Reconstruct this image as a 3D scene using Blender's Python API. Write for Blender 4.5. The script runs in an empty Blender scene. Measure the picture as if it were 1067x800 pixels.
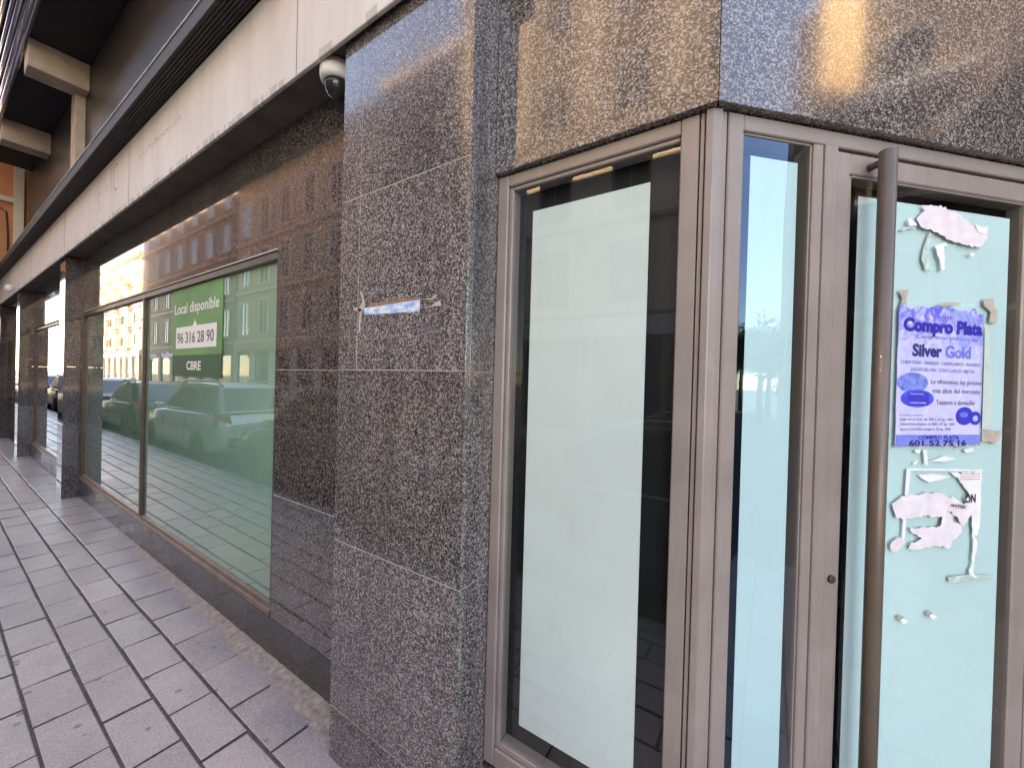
import bpy, bmesh, math, random
from mathutils import Vector, Matrix
random.seed(7)
scene = bpy.context.scene
col = scene.collection
R = math.radians

# ------------------------------------------------------------------ camera
cam_d = bpy.data.cameras.new('camera'); cam = bpy.data.objects.new('camera', cam_d); col.objects.link(cam)
rt = Vector((0.8334041, 0.5519732, 0.0276260)); up = Vector((-0.0267499, -0.0096405, 0.9995957)); fw = Vector((-0.5520163, 0.8338061, -0.0067308))
cam.matrix_world = Matrix(((rt.x, up.x, -fw.x, 0), (rt.y, up.y, -fw.y, 0), (rt.z, up.z, -fw.z, 1.65), (0, 0, 0, 1)))
cam_d.sensor_width = 36; cam_d.lens = 36 * 407.754 / 1067
cam_d.clip_start = 0.02; cam_d.clip_end = 2000
scene.camera = cam

# ------------------------------------------------------------------ sky, sun, exposure
SUN_EL, SUN_AZ = 48.0, 8.0            # the sun stands behind the building (+Y), turned a little towards -X
w = bpy.data.worlds.new('World'); scene.world = w; w.use_nodes = True
nt = w.node_tree; bg = nt.nodes['Background']
sky = nt.nodes.new('ShaderNodeTexSky'); sky.sky_type = 'NISHITA'; sky.sun_disc = False
sky.sun_elevation = R(SUN_EL); sky.sun_rotation = R(-SUN_AZ)
sky.air_density = 1.0; sky.dust_density = 0.0; sky.ozone_density = 3.5
nt.links.new(sky.outputs[0], bg.inputs[0]); bg.inputs[1].default_value = 0.09
sd = bpy.data.lights.new('sun', 'SUN'); sd.energy = 5.0; sd.angle = R(0.5); sd.color = (1.0, 0.92, 0.80)
sun = bpy.data.objects.new('sun', sd); col.objects.link(sun)
to_sun = Vector((-math.sin(R(SUN_AZ)) * math.cos(R(SUN_EL)), math.cos(R(SUN_AZ)) * math.cos(R(SUN_EL)), math.sin(R(SUN_EL))))
sun.rotation_euler = to_sun.to_track_quat('Z', 'Y').to_euler(); sun.location = (0, 30, 40)
vs = scene.view_settings
vs.view_transform = 'Standard'; vs.look = 'None'; vs.gamma = 1; vs.use_curve_mapping = False; vs.exposure = 3.75
vs.use_white_balance = True; vs.white_balance_temperature = 9700; vs.white_balance_tint = 20

# ------------------------------------------------------------------ materials
def nodes(name):
    m = bpy.data.materials.new(name); m.use_nodes = True
    t = m.node_tree; return m, t, t.nodes['Principled BSDF'], t.nodes, t.links
def mth(t, op, a, b=None, c=None, clamp=False):
    n = t.nodes.new('ShaderNodeMath'); n.operation = op; n.use_clamp = clamp
    for i, v in enumerate((a, b, c)):
        if v is None: continue
        if isinstance(v, (int, float)): n.inputs[i].default_value = v
        else: t.links.new(v, n.inputs[i])
    return n.outputs[0]
def ramp(t, fac, stops, interp='LINEAR'):
    n = t.nodes.new('ShaderNodeValToRGB'); n.color_ramp.interpolation = interp
    e = n.color_ramp.elements
    while len(e) < len(stops): e.new(0.5)
    for k, (p, c) in enumerate(stops):
        e[k].position = p; e[k].color = (c[0], c[1], c[2], 1)
    if fac is not None: t.links.new(fac, n.inputs[0])
    return n.outputs[0]
def mixc(t, fac, a, b, mode='MIX'):
    n = t.nodes.new('ShaderNodeMix'); n.data_type = 'RGBA'; n.blend_type = mode
    for i, v in ((0, fac), (6, a), (7, b)):
        if isinstance(v, (int, float)): n.inputs[i].default_value = v
        elif isinstance(v, tuple): n.inputs[i].default_value = (v[0], v[1], v[2], 1)
        else: t.links.new(v, n.inputs[i])
    return n.outputs[2]
def coord(t, scale=(1, 1, 1)):
    c = t.nodes.new('ShaderNodeTexCoord'); mp = t.nodes.new('ShaderNodeMapping'); mp.inputs['Scale'].default_value = scale
    t.links.new(c.outputs['Object'], mp.inputs[0]); return mp.outputs[0]
def noise(t, v, scale, detail=3, rough=.55):
    n = t.nodes.new('ShaderNodeTexNoise'); n.inputs['Scale'].default_value = scale; n.inputs['Detail'].default_value = detail; n.inputs['Roughness'].default_value = rough
    if v is not None: t.links.new(v, n.inputs['Vector'])
    return n.outputs['Fac']
def voro(t, v, scale, feature='F1', out='Color'):
    n = t.nodes.new('ShaderNodeTexVoronoi'); n.feature = feature; n.inputs['Scale'].default_value = scale
    if v is not None: t.links.new(v, n.inputs['Vector'])
    return n.outputs[out]
def bump(t, bs, h, strength=.3, dist=.002):
    n = t.nodes.new('ShaderNodeBump'); n.inputs['Strength'].default_value = strength; n.inputs['Distance'].default_value = dist
    t.links.new(h, n.inputs['Height']); t.links.new(n.outputs[0], bs.inputs['Normal'])
def sep(t, c, k):
    n = t.nodes.new('ShaderNodeSeparateXYZ' if k in 'XYZ' else 'ShaderNodeSeparateColor'); t.links.new(c, n.inputs[0]); return n.outputs[k if k in 'XYZ' else {'R': 0, 'G': 1, 'B': 2}[k]]
def plain(name, c, rough=.5, metal=0., var=.12, vs_=6., spec=.5, bmp=0.):
    m, t, b, N, L = nodes(name)
    v = coord(t); n = noise(t, v, vs_, 5, .6)
    lo = tuple(x * (1 - var) for x in c); hi = tuple(min(1, x * (1 + var)) for x in c)
    L.new(ramp(t, n, [(.3, lo), (.7, hi)]), b.inputs['Base Color'])
    L.new(mth(t, 'MULTIPLY_ADD', n, .16, rough - .08, True), b.inputs['Roughness'])
    b.inputs['Metallic'].default_value = metal; b.inputs['Specular IOR Level'].default_value = spec
    if bmp: bump(t, b, noise(t, v, vs_ * 12, 4), bmp, .003)
    return m

def granite(name, coat=.4, crough=.03, light=(.60, .56, .53), dark=(.018, .016, .017), mid=(.15, .135, .13), amount=.36, scale=135., rough=.10, spec=.6, stain=1.):
    m, t, b, N, L = nodes(name)
    v = coord(t)
    wob = N.new('ShaderNodeTexNoise'); wob.inputs['Scale'].default_value = 190; wob.inputs['Detail'].default_value = 2; L.new(v, wob.inputs['Vector'])
    d = N.new('ShaderNodeVectorMath'); d.operation = 'MULTIPLY_ADD'; L.new(wob.outputs['Color'], d.inputs[0]); d.inputs[1].default_value = (.010,) * 3; L.new(v, d.inputs[2])
    c1 = voro(t, d.outputs[0], scale); r1 = sep(t, c1, 'R'); g1 = sep(t, c1, 'G')
    c2 = voro(t, d.outputs[0], scale * 2.1); r2 = sep(t, c2, 'R')
    big = noise(t, v, 14, 3)                                       # crystals gather and thin out a little
    th = mth(t, 'MULTIPLY_ADD', big, .22, 1 - amount - .11)
    isl = mth(t, 'GREATER_THAN', r1, th)
    base = ramp(t, r2, [(0, dark), (.50, tuple(x * 1.5 for x in dark)), (.62, mid), (1, tuple(x * 1.25 for x in mid))])
    lightc = ramp(t, g1, [(0, tuple(x * .45 for x in light)), (.6, light), (1, tuple(min(1, x * 1.3) for x in light))])
    c = mixc(t, isl, base, lightc)
    st = noise(t, coord(t, (1.4, 1.4, .5)), 2.2, 4)
    c = mixc(t, mth(t, 'MULTIPLY', ramp(t, st, [(.42, (0, 0, 0)), (.75, (1, 1, 1))]), .30 * stain), c, (.10, .085, .075))
    dp = noise(t, coord(t, (11, 11, .7)), 1.0, 4, .6); c = mixc(t, mth(t, 'MULTIPLY', ramp(t, dp, [(.50, (0, 0, 0)), (.72, (1, 1, 1))]), .38 * stain), c, (.045, .036, .032))
    oi = N.new('ShaderNodeAttribute'); oi.attribute_name = 'slab'; tone = mth(t, 'MULTIPLY_ADD', sep(t, oi.outputs['Color'], 'R'), .36, .80)
    hs = N.new('ShaderNodeHueSaturation'); L.new(c, hs.inputs['Color']); L.new(tone, hs.inputs['Value']); c = hs.outputs[0]
    L.new(c, b.inputs['Base Color'])
    rr = mth(t, 'MULTIPLY_ADD', noise(t, v, 5, 4), rough * 1.2, rough * .5, True)
    L.new(rr, b.inputs['Roughness']); b.inputs['Specular IOR Level'].default_value = spec
    b.inputs['Coat Weight'].default_value = coat; b.inputs['Coat Roughness'].default_value = crough
    bump(t, b, mth(t, 'ADD', noise(t, v, 1.6, 1), mth(t, 'MULTIPLY', r1, .002)), .04, .01)
    return m
M = {}
M['granite'] = granite('speckled_granite', light=(.41, .35, .325), dark=(.020, .0165, .0165), mid=(.125, .105, .098), amount=.42, scale=225., rough=.11, crough=.055)
M['granite_fine'] = granite('polished_granite', coat=.85, crough=.028, light=(.34, .275, .24), dark=(.014, .011, .011), mid=(.085, .07, .064), amount=.30, scale=215., rough=.05, spec=.7)
M['granite_base'] = granite('plinth_granite', light=(.13, .112, .10), dark=(.016, .013, .013), mid=(.06, .05, .046), amount=.26, scale=200., rough=.24, stain=1.6)
M['grout'] = plain('pale_grout', (.44, .38, .335), .8)
M['dark'] = plain('dark_interior', (.008, .008, .009), .6)
M['upper'] = plain('upper_wall_cladding', (.06, .048, .042), .38, vs_=3, var=.25)
M['fascia'] = None
def frame_mat():
    m, t, b, N, L = nodes('taupe_metal'); v = coord(t)
    c = ramp(t, noise(t, v, 6, 4), [(.3, (.285, .228, .198)), (.7, (.345, .280, .245))])
    sk = noise(t, coord(t, (26, 26, 1.1)), 1.0, 5, .65)
    c = mixc(t, mth(t, 'MULTIPLY', ramp(t, sk, [(.54, (0, 0, 0)), (.74, (1, 1, 1))]), .22), c, (.17, .135, .115))
    dr = noise(t, coord(t, (14, 14, 2.2)), 2.3, 4, .6)
    c = mixc(t, mth(t, 'MULTIPLY', ramp(t, dr, [(.60, (0, 0, 0)), (.68, (1, 1, 1))]), .25), c, (.46, .38, .33))
    L.new(c, b.inputs['Base Color']); b.inputs['Metallic'].default_value = .1
    L.new(mth(t, 'MULTIPLY_ADD', sk, .35, .25, True), b.inputs['Roughness']); bump(t, b, noise(t, v, 90, 3), .05, .002)
    return m
M['frame'] = frame_mat()
M['frame_dark'] = plain('bronze_metal', (.13, .085, .062), .38, .35, .25, 7)
M['sill'] = plain('copper_sill', (.27, .185, .135), .38, .25, .22, 8)
M['handle'] = plain('brown_handle_paint', (.165, .118, .088), .38, .2, .12, 11)
M['gutter'] = plain('dark_gutter_metal', (.055, .043, .035), .62, .0, .25, 5)
M['gutter_lip'] = plain('pale_lip_metal', (.50, .46, .41), .6, .0, .25, 9)  # much paler than the gutter below it
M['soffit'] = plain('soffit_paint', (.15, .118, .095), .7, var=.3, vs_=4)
M['beam'] = plain('beige_render', (.56, .43, .33), .85, var=.18, vs_=5, bmp=.2)
M['balc_dark'] = plain('balcony_underside', (.030, .026, .027), .75, var=.3)
M['chrome'] = plain('polished_steel', (.62, .58, .62), .16, 1.0, .06)
M['orange'] = plain('orange_render', (.56, .215, .085), .85, var=.10, vs_=2.5, bmp=.15)
M['cream'] = plain('cream_render', (.62, .53, .40), .85, var=.10, vs_=1.2)
M['cable'] = plain('black_cable', (.02, .02, .02), .6)

def fascia_mat():
    m, t, b, N, L = nodes('pale_fascia_paint')
    v = coord(t); z = sep(t, v, 'Z'); x = sep(t, v, 'X')
    n1 = noise(t, coord(t, (.8, 1, .35)), 5, 5); n2 = noise(t, coord(t, (10, 1, .6)), 1.4, 3)
    c = ramp(t, n1, [(.3, (.68, .595, .53)), (.7, (.78, .70, .635))])
    c = mixc(t, mth(t, 'MULTIPLY', ramp(t, n2, [(.5, (0, 0, 0)), (.8, (1, 1, 1))]), .22), c, (.50, .39, .33))
    # worn mosaic edge: short greenish-grey patches along the lower rim
    cell = voro(t, coord(t, (1, 0, 0)), 11, 'F1', 'Color'); cr = sep(t, cell, 'R')
    edge = N.new('ShaderNodeTexVoronoi'); edge.feature = 'DISTANCE_TO_EDGE'; edge.inputs['Scale'].default_value = 11; L.new(coord(t, (1, 0, 0)), edge.inputs['Vector'])
    hgt = mth(t, 'MULTIPLY_ADD', noise(t, v, 9, 3), .034, 3.077)
    low = mth(t, 'LESS_THAN', z, hgt)
    k = mth(t, 'MULTIPLY', low, mth(t, 'GREATER_THAN', cr, .28))
    k = mth(t, 'MULTIPLY', k, mth(t, 'GREATER_THAN', edge.outputs['Distance'], .07))
    c = mixc(t, mth(t, 'MULTIPLY', k, .55), c, (.37, .32, .25))
    L.new(c, b.inputs['Base Color']); b.inputs['Roughness'].default_value = .62
    bump(t, b, noise(t, v, 40, 3), .1, .002)
    return m
M['fascia'] = fascia_mat()

def glass(name, tint=(1, 1, 1), ior=1.52, gl=(1, 1, 1), rough=0.0, gain=1.7):
    m = bpy.data.materials.new(name); m.use_nodes = True; t = m.node_tree; N = t.nodes; L = t.links
    N.remove(N['Principled BSDF']); out = N['Material Output']
    tr = N.new('ShaderNodeBsdfTransparent'); tr.inputs[0].default_value = (*tint, 1)
    g = N.new('ShaderNodeBsdfGlossy'); g.inputs['Roughness'].default_value = rough; g.inputs[0].default_value = (*gl, 1)
    f = N.new('ShaderNodeFresnel'); f.inputs[0].default_value = ior
    # slight roller waviness of old plate glass
    v = coord(t); bp = N.new('ShaderNodeBump'); bp.inputs['Strength'].default_value = .018; bp.inputs['Distance'].default_value = .02
    L.new(noise(t, v, 1.7, 1), bp.inputs['Height']); L.new(bp.outputs[0], g.inputs['Normal'])
    geo = N.new('ShaderNodeNewGeometry')
    k = mth(t, 'MULTIPLY', f.outputs[0], mth(t, 'SUBTRACT', 1.0, geo.outputs['Backfacing']))
    k = mth(t, 'MULTIPLY', k, gain, clamp=True)      # front and back surface of the pane
    mx = N.new('ShaderNodeMixShader'); L.new(k, mx.inputs[0]); L.new(tr.outputs[0], mx.inputs[1]); L.new(g.outputs[0], mx.inputs[2]); L.new(mx.outputs[0], out.inputs[0])
    return m
M['glass'] = glass('clear_plate_glass', (.95, .97, .96), gain=1.3)
M['glass_door'] = glass('door_plate_glass', (.95, .97, .96), gain=.75)
M['glass_sky_tint'] = glass('sky_tinted_glass', (.95, .97, .96), gl=(.50, .74, 1.0), gain=1.9)  # blue of the reflected sky put into the gloss colour
M['glass_green'] = glass('greenish_plate_glass', (.86, .95, .90), gain=2.0)
def film_mat(name, c):
    m, t, b, N, L = nodes(name); v = coord(t)
    lo = tuple(x * .93 for x in c); hi = tuple(min(1, x * 1.04) for x in c)
    cc = ramp(t, noise(t, v, 1.5, 4), [(.3, lo), (.7, hi)])
    sm = noise(t, coord(t, (5, 5, 2)), 2.6, 6, .7)                 # wiping marks and paste left on the sheet
    cc = mixc(t, mth(t, 'MULTIPLY', ramp(t, sm, [(.52, (0, 0, 0)), (.72, (1, 1, 1))]), .20), cc, tuple(x * .78 for x in c))
    sc = noise(t, coord(t, (60, 60, 3)), 1.0, 3, .6)
    cc = mixc(t, mth(t, 'MULTIPLY', mth(t, 'GREATER_THAN', sc, .70), .22), cc, tuple(min(1, x * 1.15) for x in c))
    L.new(cc, b.inputs['Base Color']); b.inputs['Roughness'].default_value = .55; bump(t, b, noise(t, v, 7, 4), .12, .004)
    return m
M['film'] = film_mat('frosted_film', (.73, .80, .785)); M['film_cyan'] = film_mat('frosted_film_door', (.61, .81, .81))
M['green_film'] = plain('green_backing', (.45, .55, .50), .6, var=.05, vs_=1)
M['winglass'] = plain('dark_window_glass', (.02, .024, .03), .05, 0, .1, 1, .8)

def tile_mat():
    m, t, b, N, L = nodes('paving_stone')
    v = coord(t)
    at = N.new('ShaderNodeAttribute'); at.attribute_name = 'tint'; tv = sep(t, at.outputs['Color'], 'R'); tw = sep(t, at.outputs['Color'], 'G')
    c = ramp(t, tv, [(0, (.49, .38, .30)), (.45, (.62, .49, .39)), (1, (.74, .595, .48))])
    n = noise(t, v, 3.2, 5, .65); f = noise(t, v, 160, 3, .7)
    c = mixc(t, .55, c, ramp(t, n, [(.25, (.45, .345, .275)), (.75, (.72, .58, .465))]))
    c = mixc(t, .22, c, ramp(t, f, [(.3, (.16, .14, .14)), (.7, (.66, .57, .53))]))
    sp = voro(t, v, 7.3, 'F1', 'Distance')                         # chewing gum and oil spots
    c = mixc(t, mth(t, 'MULTIPLY', mth(t, 'LESS_THAN', sp, .11), .55), c, (.06, .055, .058))
    y = sep(t, v, 'Y'); wall_band = mth(t, 'MULTIPLY', mth(t, 'SMOOTH_MIN', 1, mth(t, 'MULTIPLY_ADD', y, 3.6, -2.75, True), .1), mth(t, 'MULTIPLY_ADD', noise(t, v, 4.5, 4), 1.1, .25, True))  # stones turn darker and greyer towards the wall
    c = mixc(t, mth(t, 'MULTIPLY', wall_band, .78), c, (.24, .205, .205))
    L.new(c, b.inputs['Base Color'])
    st2 = noise(t, v, 1.1, 6, .7); c = mixc(t, mth(t, 'MULTIPLY', ramp(t, st2, [(.45, (0, 0, 0)), (.65, (1, 1, 1))]), .28), c, (.22, .18, .17))
    sp2 = voro(t, v, 210, 'F1', 'Color'); c = mixc(t, mth(t, 'MULTIPLY', mth(t, 'GREATER_THAN', sep(t, sp2, 'R'), .80), .32), c, (.16, .14, .135)); c = mixc(t, mth(t, 'MULTIPLY', mth(t, 'GREATER_THAN', sep(t, sp2, 'G'), .86), .30), c, (.75, .68, .64))
    b.inputs['Specular IOR Level'].default_value = .32; L.new(c, b.inputs['Base Color'])
    L.new(mth(t, 'MULTIPLY_ADD', n, .28, mth(t, 'MULTIPLY_ADD', tw, .10, .22)), b.inputs['Roughness'])
    bump(t, b, mth(t, 'ADD', mth(t, 'MULTIPLY', f, .5), noise(t, v, 26, 4)), .22, .003)
    return m
M['tile'] = tile_mat()
M['joint'] = plain('dark_joint', (.105, .080, .068), .9, var=.45, vs_=30, bmp=.5)
M['mortar'] = plain('sandy_mortar', (.36, .285, .225), .95, var=.38, vs_=30, bmp=.5)
M['asphalt'] = plain('asphalt', (.055, .053, .053), .8, var=.25, vs_=9, bmp=.5)
M['kerbstone'] = plain('kerb_stone', (.30, .28, .26), .75, var=.15, vs_=8)
M['concrete'] = plain('pavement_concrete', (.30, .27, .25), .75, var=.2, vs_=3)
M['road_paint'] = plain('road_paint', (.75, .75, .72), .6)

# ------------------------------------------------------------------ mesh helpers
class MB:
    def __init__(s, f=None): s.bm = bmesh.new(); s.f = f
    def face(s, pts, flip=False):
        vv = [s.bm.verts.new(p) for p in pts]
        if flip: vv.reverse()
        return s.bm.faces.new(vv)
    def box(s, x0, x1, y0, y1, z0, z1, bev=0.0, seg=1):
        r = bmesh.ops.create_cube(s.bm, size=1); vv = r['verts']
        for v in vv: v.co = Vector(((x0 + x1) / 2 + v.co.x * (x1 - x0), (y0 + y1) / 2 + v.co.y * (y1 - y0), (z0 + z1) / 2 + v.co.z * (z1 - z0)))
        if bev:
            ee = list({e for v in vv for e in v.link_edges})
            bmesh.ops.bevel(s.bm, geom=ee, offset=bev, segments=seg, affect='EDGES', profile=.5)
        return s
    def prism(s, poly, z0, z1, bev=0.0):          # poly in XY, extruded in Z
        a = [s.bm.verts.new((x, y, z0)) for x, y in poly]; b = [s.bm.verts.new((x, y, z1)) for x, y in poly]
        n = len(poly); ff = [s.bm.faces.new(list(reversed(a))), s.bm.faces.new(b)]
        for i in range(n): ff.append(s.bm.faces.new((a[i], a[(i + 1) % n], b[(i + 1) % n], b[i])))
        bmesh.ops.recalc_face_normals(s.bm, faces=ff)
        if bev:
            ee = list({e for f in ff for e in f.edges}); bmesh.ops.bevel(s.bm, geom=ee, offset=bev, segments=1, affect='EDGES')
        return s
    def tube(s, pts, r, n=10, cap=True):
        pts = [Vector(p) for p in pts]; rings = []; up0 = Vector((0, 0, 1))
        for i, p in enumerate(pts):
            d = (pts[min(i + 1, len(pts) - 1)] - pts[max(i - 1, 0)]).normalized()
            u = d.cross(up0 if abs(d.z) < .95 else Vector((1, 0, 0))).normalized(); v = d.cross(u)
            rr = r[i] if isinstance(r, (list, tuple)) else r
            rings.append([s.bm.verts.new(p + (u * math.cos(2 * math.pi * k / n) + v * math.sin(2 * math.pi * k / n)) * rr) for k in range(n)])
        ff = []
        for a, b in zip(rings, rings[1:]):
            for k in range(n):
                f = s.bm.faces.new((a[k], a[(k + 1) % n], b[(k + 1) % n], b[k])); f.smooth = True; ff.append(f)
        if cap: ff += [s.bm.faces.new(list(reversed(rings[0]))), s.bm.faces.new(rings[-1])]
        bmesh.ops.recalc_face_normals(s.bm, faces=ff)
        return s
    def lathe(s, c, prof, n=24, axis='Z'):        # prof: (radius, height)
        c = Vector(c); rings = []
        for r, h in prof:
            ring = []
            for k in range(n):
                a = 2 * math.pi * k / n; p = Vector((r * math.cos(a), r * math.sin(a), h))
                if axis == 'Y': p = Vector((p.x, p.z, p.y))
                ring.append(s.bm.verts.new(c + p))
            rings.append(ring)
        ff = []
        for a, b in zip(rings, rings[1:]):
            for k in range(n):
                f = s.bm.faces.new((a[k], a[(k + 1) % n], b[(k + 1) % n], b[k])); f.smooth = True; ff.append(f)
        for ring in (rings[0], rings[-1]): ff.append(s.bm.faces.new(ring))
        bmesh.ops.recalc_face_normals(s.bm, faces=ff)
        return s
    def build(s, name, mat, parent=None):
        if s.f:
            for v in s.bm.verts: v.co = s.f(v.co)
            bmesh.ops.recalc_face_normals(s.bm, faces=s.bm.faces[:])
        if mat.name.endswith('granite'):                 # one random tone for each slab
            ly = s.bm.loops.layers.color.new('slab'); seen = set()
            for f0 in s.bm.faces:
                if f0 in seen: continue
                t_ = RS.random(); st_ = [f0]; seen.add(f0)
                while st_:
                    f1 = st_.pop()
                    for l in f1.loops: l[ly] = (t_, t_, t_, 1)
                    for e in f1.edges:
                        for f2 in e.link_faces:
                            if f2 not in seen: seen.add(f2); st_.append(f2)
        me = bpy.data.meshes.new(name); s.bm.to_mesh(me); s.bm.free()
        me.materials.append(mat); o = bpy.data.objects.new(name, me); col.objects.link(o)
        if parent:
            o.parent = parent; o.matrix_parent_inverse = INV[parent.name]
        INV[o.name] = Matrix(o.matrix_basis).inverted() if not parent else INV_ID
        return o
RS = random.Random(9)
INV_ID = Matrix(); INV = {}
def root(name, loc, label, cat, group=None):
    o = bpy.data.objects.new(name, None); col.objects.link(o); o.location = loc; o.empty_display_size = .1
    INV[o.name] = Matrix.Translation(loc).inverted()
    return tag(o, label, cat, group)
def tag(o, label=None, cat=None, group=None, kind=None):
    for k, v in (('label', label), ('category', cat), ('group', group), ('kind', kind)):
        if v: o[k] = v
    return o
def text_mesh(body, width=None, height=None, bold=0.0, extr=.0003, shear=0.0, spacing=1.0):
    """flat lettering, origin at its left baseline, X right, Y up, scaled to a width and cap height"""
    c = bpy.data.curves.new('lettering', 'FONT'); c.body = body; c.offset = bold; c.extrude = .0; c.shear = shear; c.space_character = spacing; c.resolution_u = 3
    o = bpy.data.objects.new('lettering_tmp', c); col.objects.link(o)
    dg = bpy.context.evaluated_depsgraph_get(); dg.update()
    me = bpy.data.meshes.new_from_object(o.evaluated_get(dg)); bpy.data.objects.remove(o); bpy.data.curves.remove(c)
    xs = [v.co.x for v in me.vertices]; ys = [v.co.y for v in me.vertices]
    x0, x1, y1 = min(xs), max(xs), .729
    sx = width / (x1 - x0) if width else height / y1; sy = height / y1 if height else sx
    bm = bmesh.new(); bm.from_mesh(me); bpy.data.meshes.remove(me)
    for v in bm.verts: v.co = Vector(((v.co.x - x0) * sx, v.co.y * sy, 0))
    return bm
def add_bm(dst, src, fn):                         # copies a bmesh into dst through a point function
    mp = {}
    for v in src.verts: mp[v] = dst.verts.new(fn(v.co))
    for f in src.faces:
        try: dst.faces.new([mp[v] for v in f.verts])
        except ValueError: pass
    src.free()

# ------------------------------------------------------------------ measures
D, W = 0.995, 1.150                 # front of the corner pier; plane of the windows and the wall
X0, X1, X2 = -1.564, -0.845, -0.142 # pier left, pier right, chamfer corner
ZB, ZE, ZT = 0.947, 1.680, 2.3955   # slab joints
S2 = math.sqrt(.5)
def ch(L, o=0.0, z=0.0):            # chamfer plane: along, inwards, up
    return Vector((X2 + L * S2 - o * S2, W + L * S2 + o * S2, z))
def chf(p): return ch(p.x, p.y, p.z)

# ------------------------------------------------------------------ ground
g = MB(); g.face([(-400, -400, -.155), (400, -400, -.155), (400, 400, -.155), (-400, 400, -.155)])
tag(g.build('ground', M['asphalt']), kind='structure')
g = MB(); g.face([(-120, -7.9, -.150), (60, -7.9, -.150), (60, -.5, -.150), (-120, -.5, -.150)])
tag(g.build('road', M['asphalt']), kind='structure')
g = MB(); g.box(-120, 3.4, -.52, -.34, -.3, .0, .012)
tag(g.build('kerb', M['kerbstone']), kind='structure')
g = MB(); g.box(-120, 3.4, -10.5, -7.9, -.3, 0, .01)
tag(g.build('opposite_pavement', M['concrete']), kind='structure')
# joints bed + each paving stone with its own tilt
g = MB(); g.prism([(-60, -.34), (3.4, -.34), (3.4, 2.0), (2.6, 3.9), (.6, 1.95), (-.10, 1.22), (-60, 1.22)], -.25, -.0062)
tag(g.build('pavement_bed', M['joint']), kind='structure')
bm = bmesh.new(); tint = bm.loops.layers.color.new('tint')
rnd = random.Random(3)
PY, PX = .1873, .398
def tile(x0, x1, y0, y1):
    h = [rnd.uniform(-.0022, .0022) for _ in range(3)]; dz = rnd.uniform(-.0015, .0015)
    b = .0045; vs_ = []
    cx, cy = (x0 + x1) / 2, (y0 + y1) / 2
    jit = [(rnd.uniform(-.0018, .0018), rnd.uniform(-.0018, .0018)) for _ in range(4)]
    def zz(x, y): return dz + h[0] * (x - cx) / .2 + h[1] * (y - cy) / .1
    c = [(x0, y0), (x1, y0), (x1, y1), (x0, y1)]; ins = [(1, 1), (-1, 1), (-1, -1), (1, -1)]
    lo = [bm.verts.new((x + j[0], y + j[1], -.012)) for (x, y), j in zip(c, jit)]
    md = [bm.verts.new((x + j[0], y + j[1], zz(x, y) - .0028)) for (x, y), j in zip(c, jit)]
    tp = [bm.verts.new((x + j[0] + i[0] * b, y + j[1] + i[1] * b, zz(x, y))) for (x, y), j, i in zip(c, jit, ins)]
    ff = [bm.faces.new(tp)]
    for k in range(4):
        n = (k + 1) % 4
        sd_ = bm.faces.new((lo[k], lo[n], md[n], md[k])); sd_.material_index = 1
        ff += [sd_, bm.faces.new((md[k], md[n], tp[n], tp[k]))]
    t = (rnd.random(), rnd.random(), rnd.random(), 1)
    for f in ff:
        for l in f.loops: l[tint] = t
row = -4
for r in range(-5, 3):
    y0 = .488 + r * PY; y1 = y0 + PY - .0135
    if r == 2: y1 = 1.147
    off = -2.97 if r % 2 == 0 else -2.768
    off += rnd.uniform(-.012, .012)
    k0 = int((-48 - off) / PX)
    x = off + k0 * PX
    while x < 3.0:
        x1 = x + PX - .0125
        ymax = y1
        if x > -.6 and y1 > 1.2: ymax = min(y1, 1.2)
        if y0 < ymax: tile(x, x1, y0, ymax)
        x += PX
for r in range(3, 16):       # stones in front of the chamfered entrance, clear of the building
    y0 = .488 + r * PY; y1 = y0 + PY - .012; off = -2.97 if r % 2 == 0 else -2.768
    x = off
    while x < 3.0:
        if x > (y1 - W) + X2 + .06 and x + PX < 3.35: tile(x, x + PX - .012, y0, y1)
        x += PX
me = bpy.data.meshes.new('pavement'); bm.to_mesh(me); bm.free(); me.materials.append(M['tile']); me.materials.append(M['joint'])
o = bpy.data.objects.new('pavement', me); col.objects.link(o); tag(o, kind='structure')
# sandy mortar fillet along the foot of the wall
bm = bmesh.new(); rnd = random.Random(5); prev = None
xs = [-1.60 - i * .045 for i in range(120)]
for i, x in enumerate(xs):
    wd = max(.012, .125 * (1 - i / 95) + rnd.uniform(-.007, .007) + .012 * math.sin(x * 9) + .006 * math.sin(x * 23 + 1)); wd *= (1 if i > 2 else 1.1)
    ring = [bm.verts.new((x, W - wd - rnd.uniform(0, .006), -.003)), bm.verts.new((x, W - wd * .72, .003 + rnd.uniform(0, .002))), bm.verts.new((x, W - wd * .3, .007 + rnd.uniform(-.002, .002))), bm.verts.new((x, W + .01, .013 + rnd.uniform(-.002, .003)))]
    if prev:
        for k in range(3): bm.faces.new((prev[k], ring[k], ring[k + 1], prev[k + 1])).smooth = True
    prev = ring
bmesh.ops.recalc_face_normals(bm, faces=bm.faces[:])
me = bpy.data.meshes.new('mortar_edge'); bm.to_mesh(me); bm.free(); me.materials.append(M['mortar'])
o = bpy.data.objects.new('mortar_edge', me); col.objects.link(o); tag(o, kind='structure')

# ------------------------------------------------------------------ the shop building
B = root('shop_building', (-6, 4, 0), 'speckled dark granite shop building with chamfered glazed corner entrance and pale fascia', 'building')
HB = 22.0
MB().prism([(-15.3, W + .16), (X2 + .0, W + .16), (X2 + 1.32, W + 1.32 + .16), (X2 + 1.32, 26), (-15.3, 26)], -.1, 3.5).build('inner_wall', M['dark'], B)
MB().prism([(-12.55, W + .02), (X2 - .01, W + .02), (X2 + 1.4, W + 1.43), (X2 + 1.4, 26), (-12.55, 26)], 3.5, HB).build('upper_wall', M['upper'], B)

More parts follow.
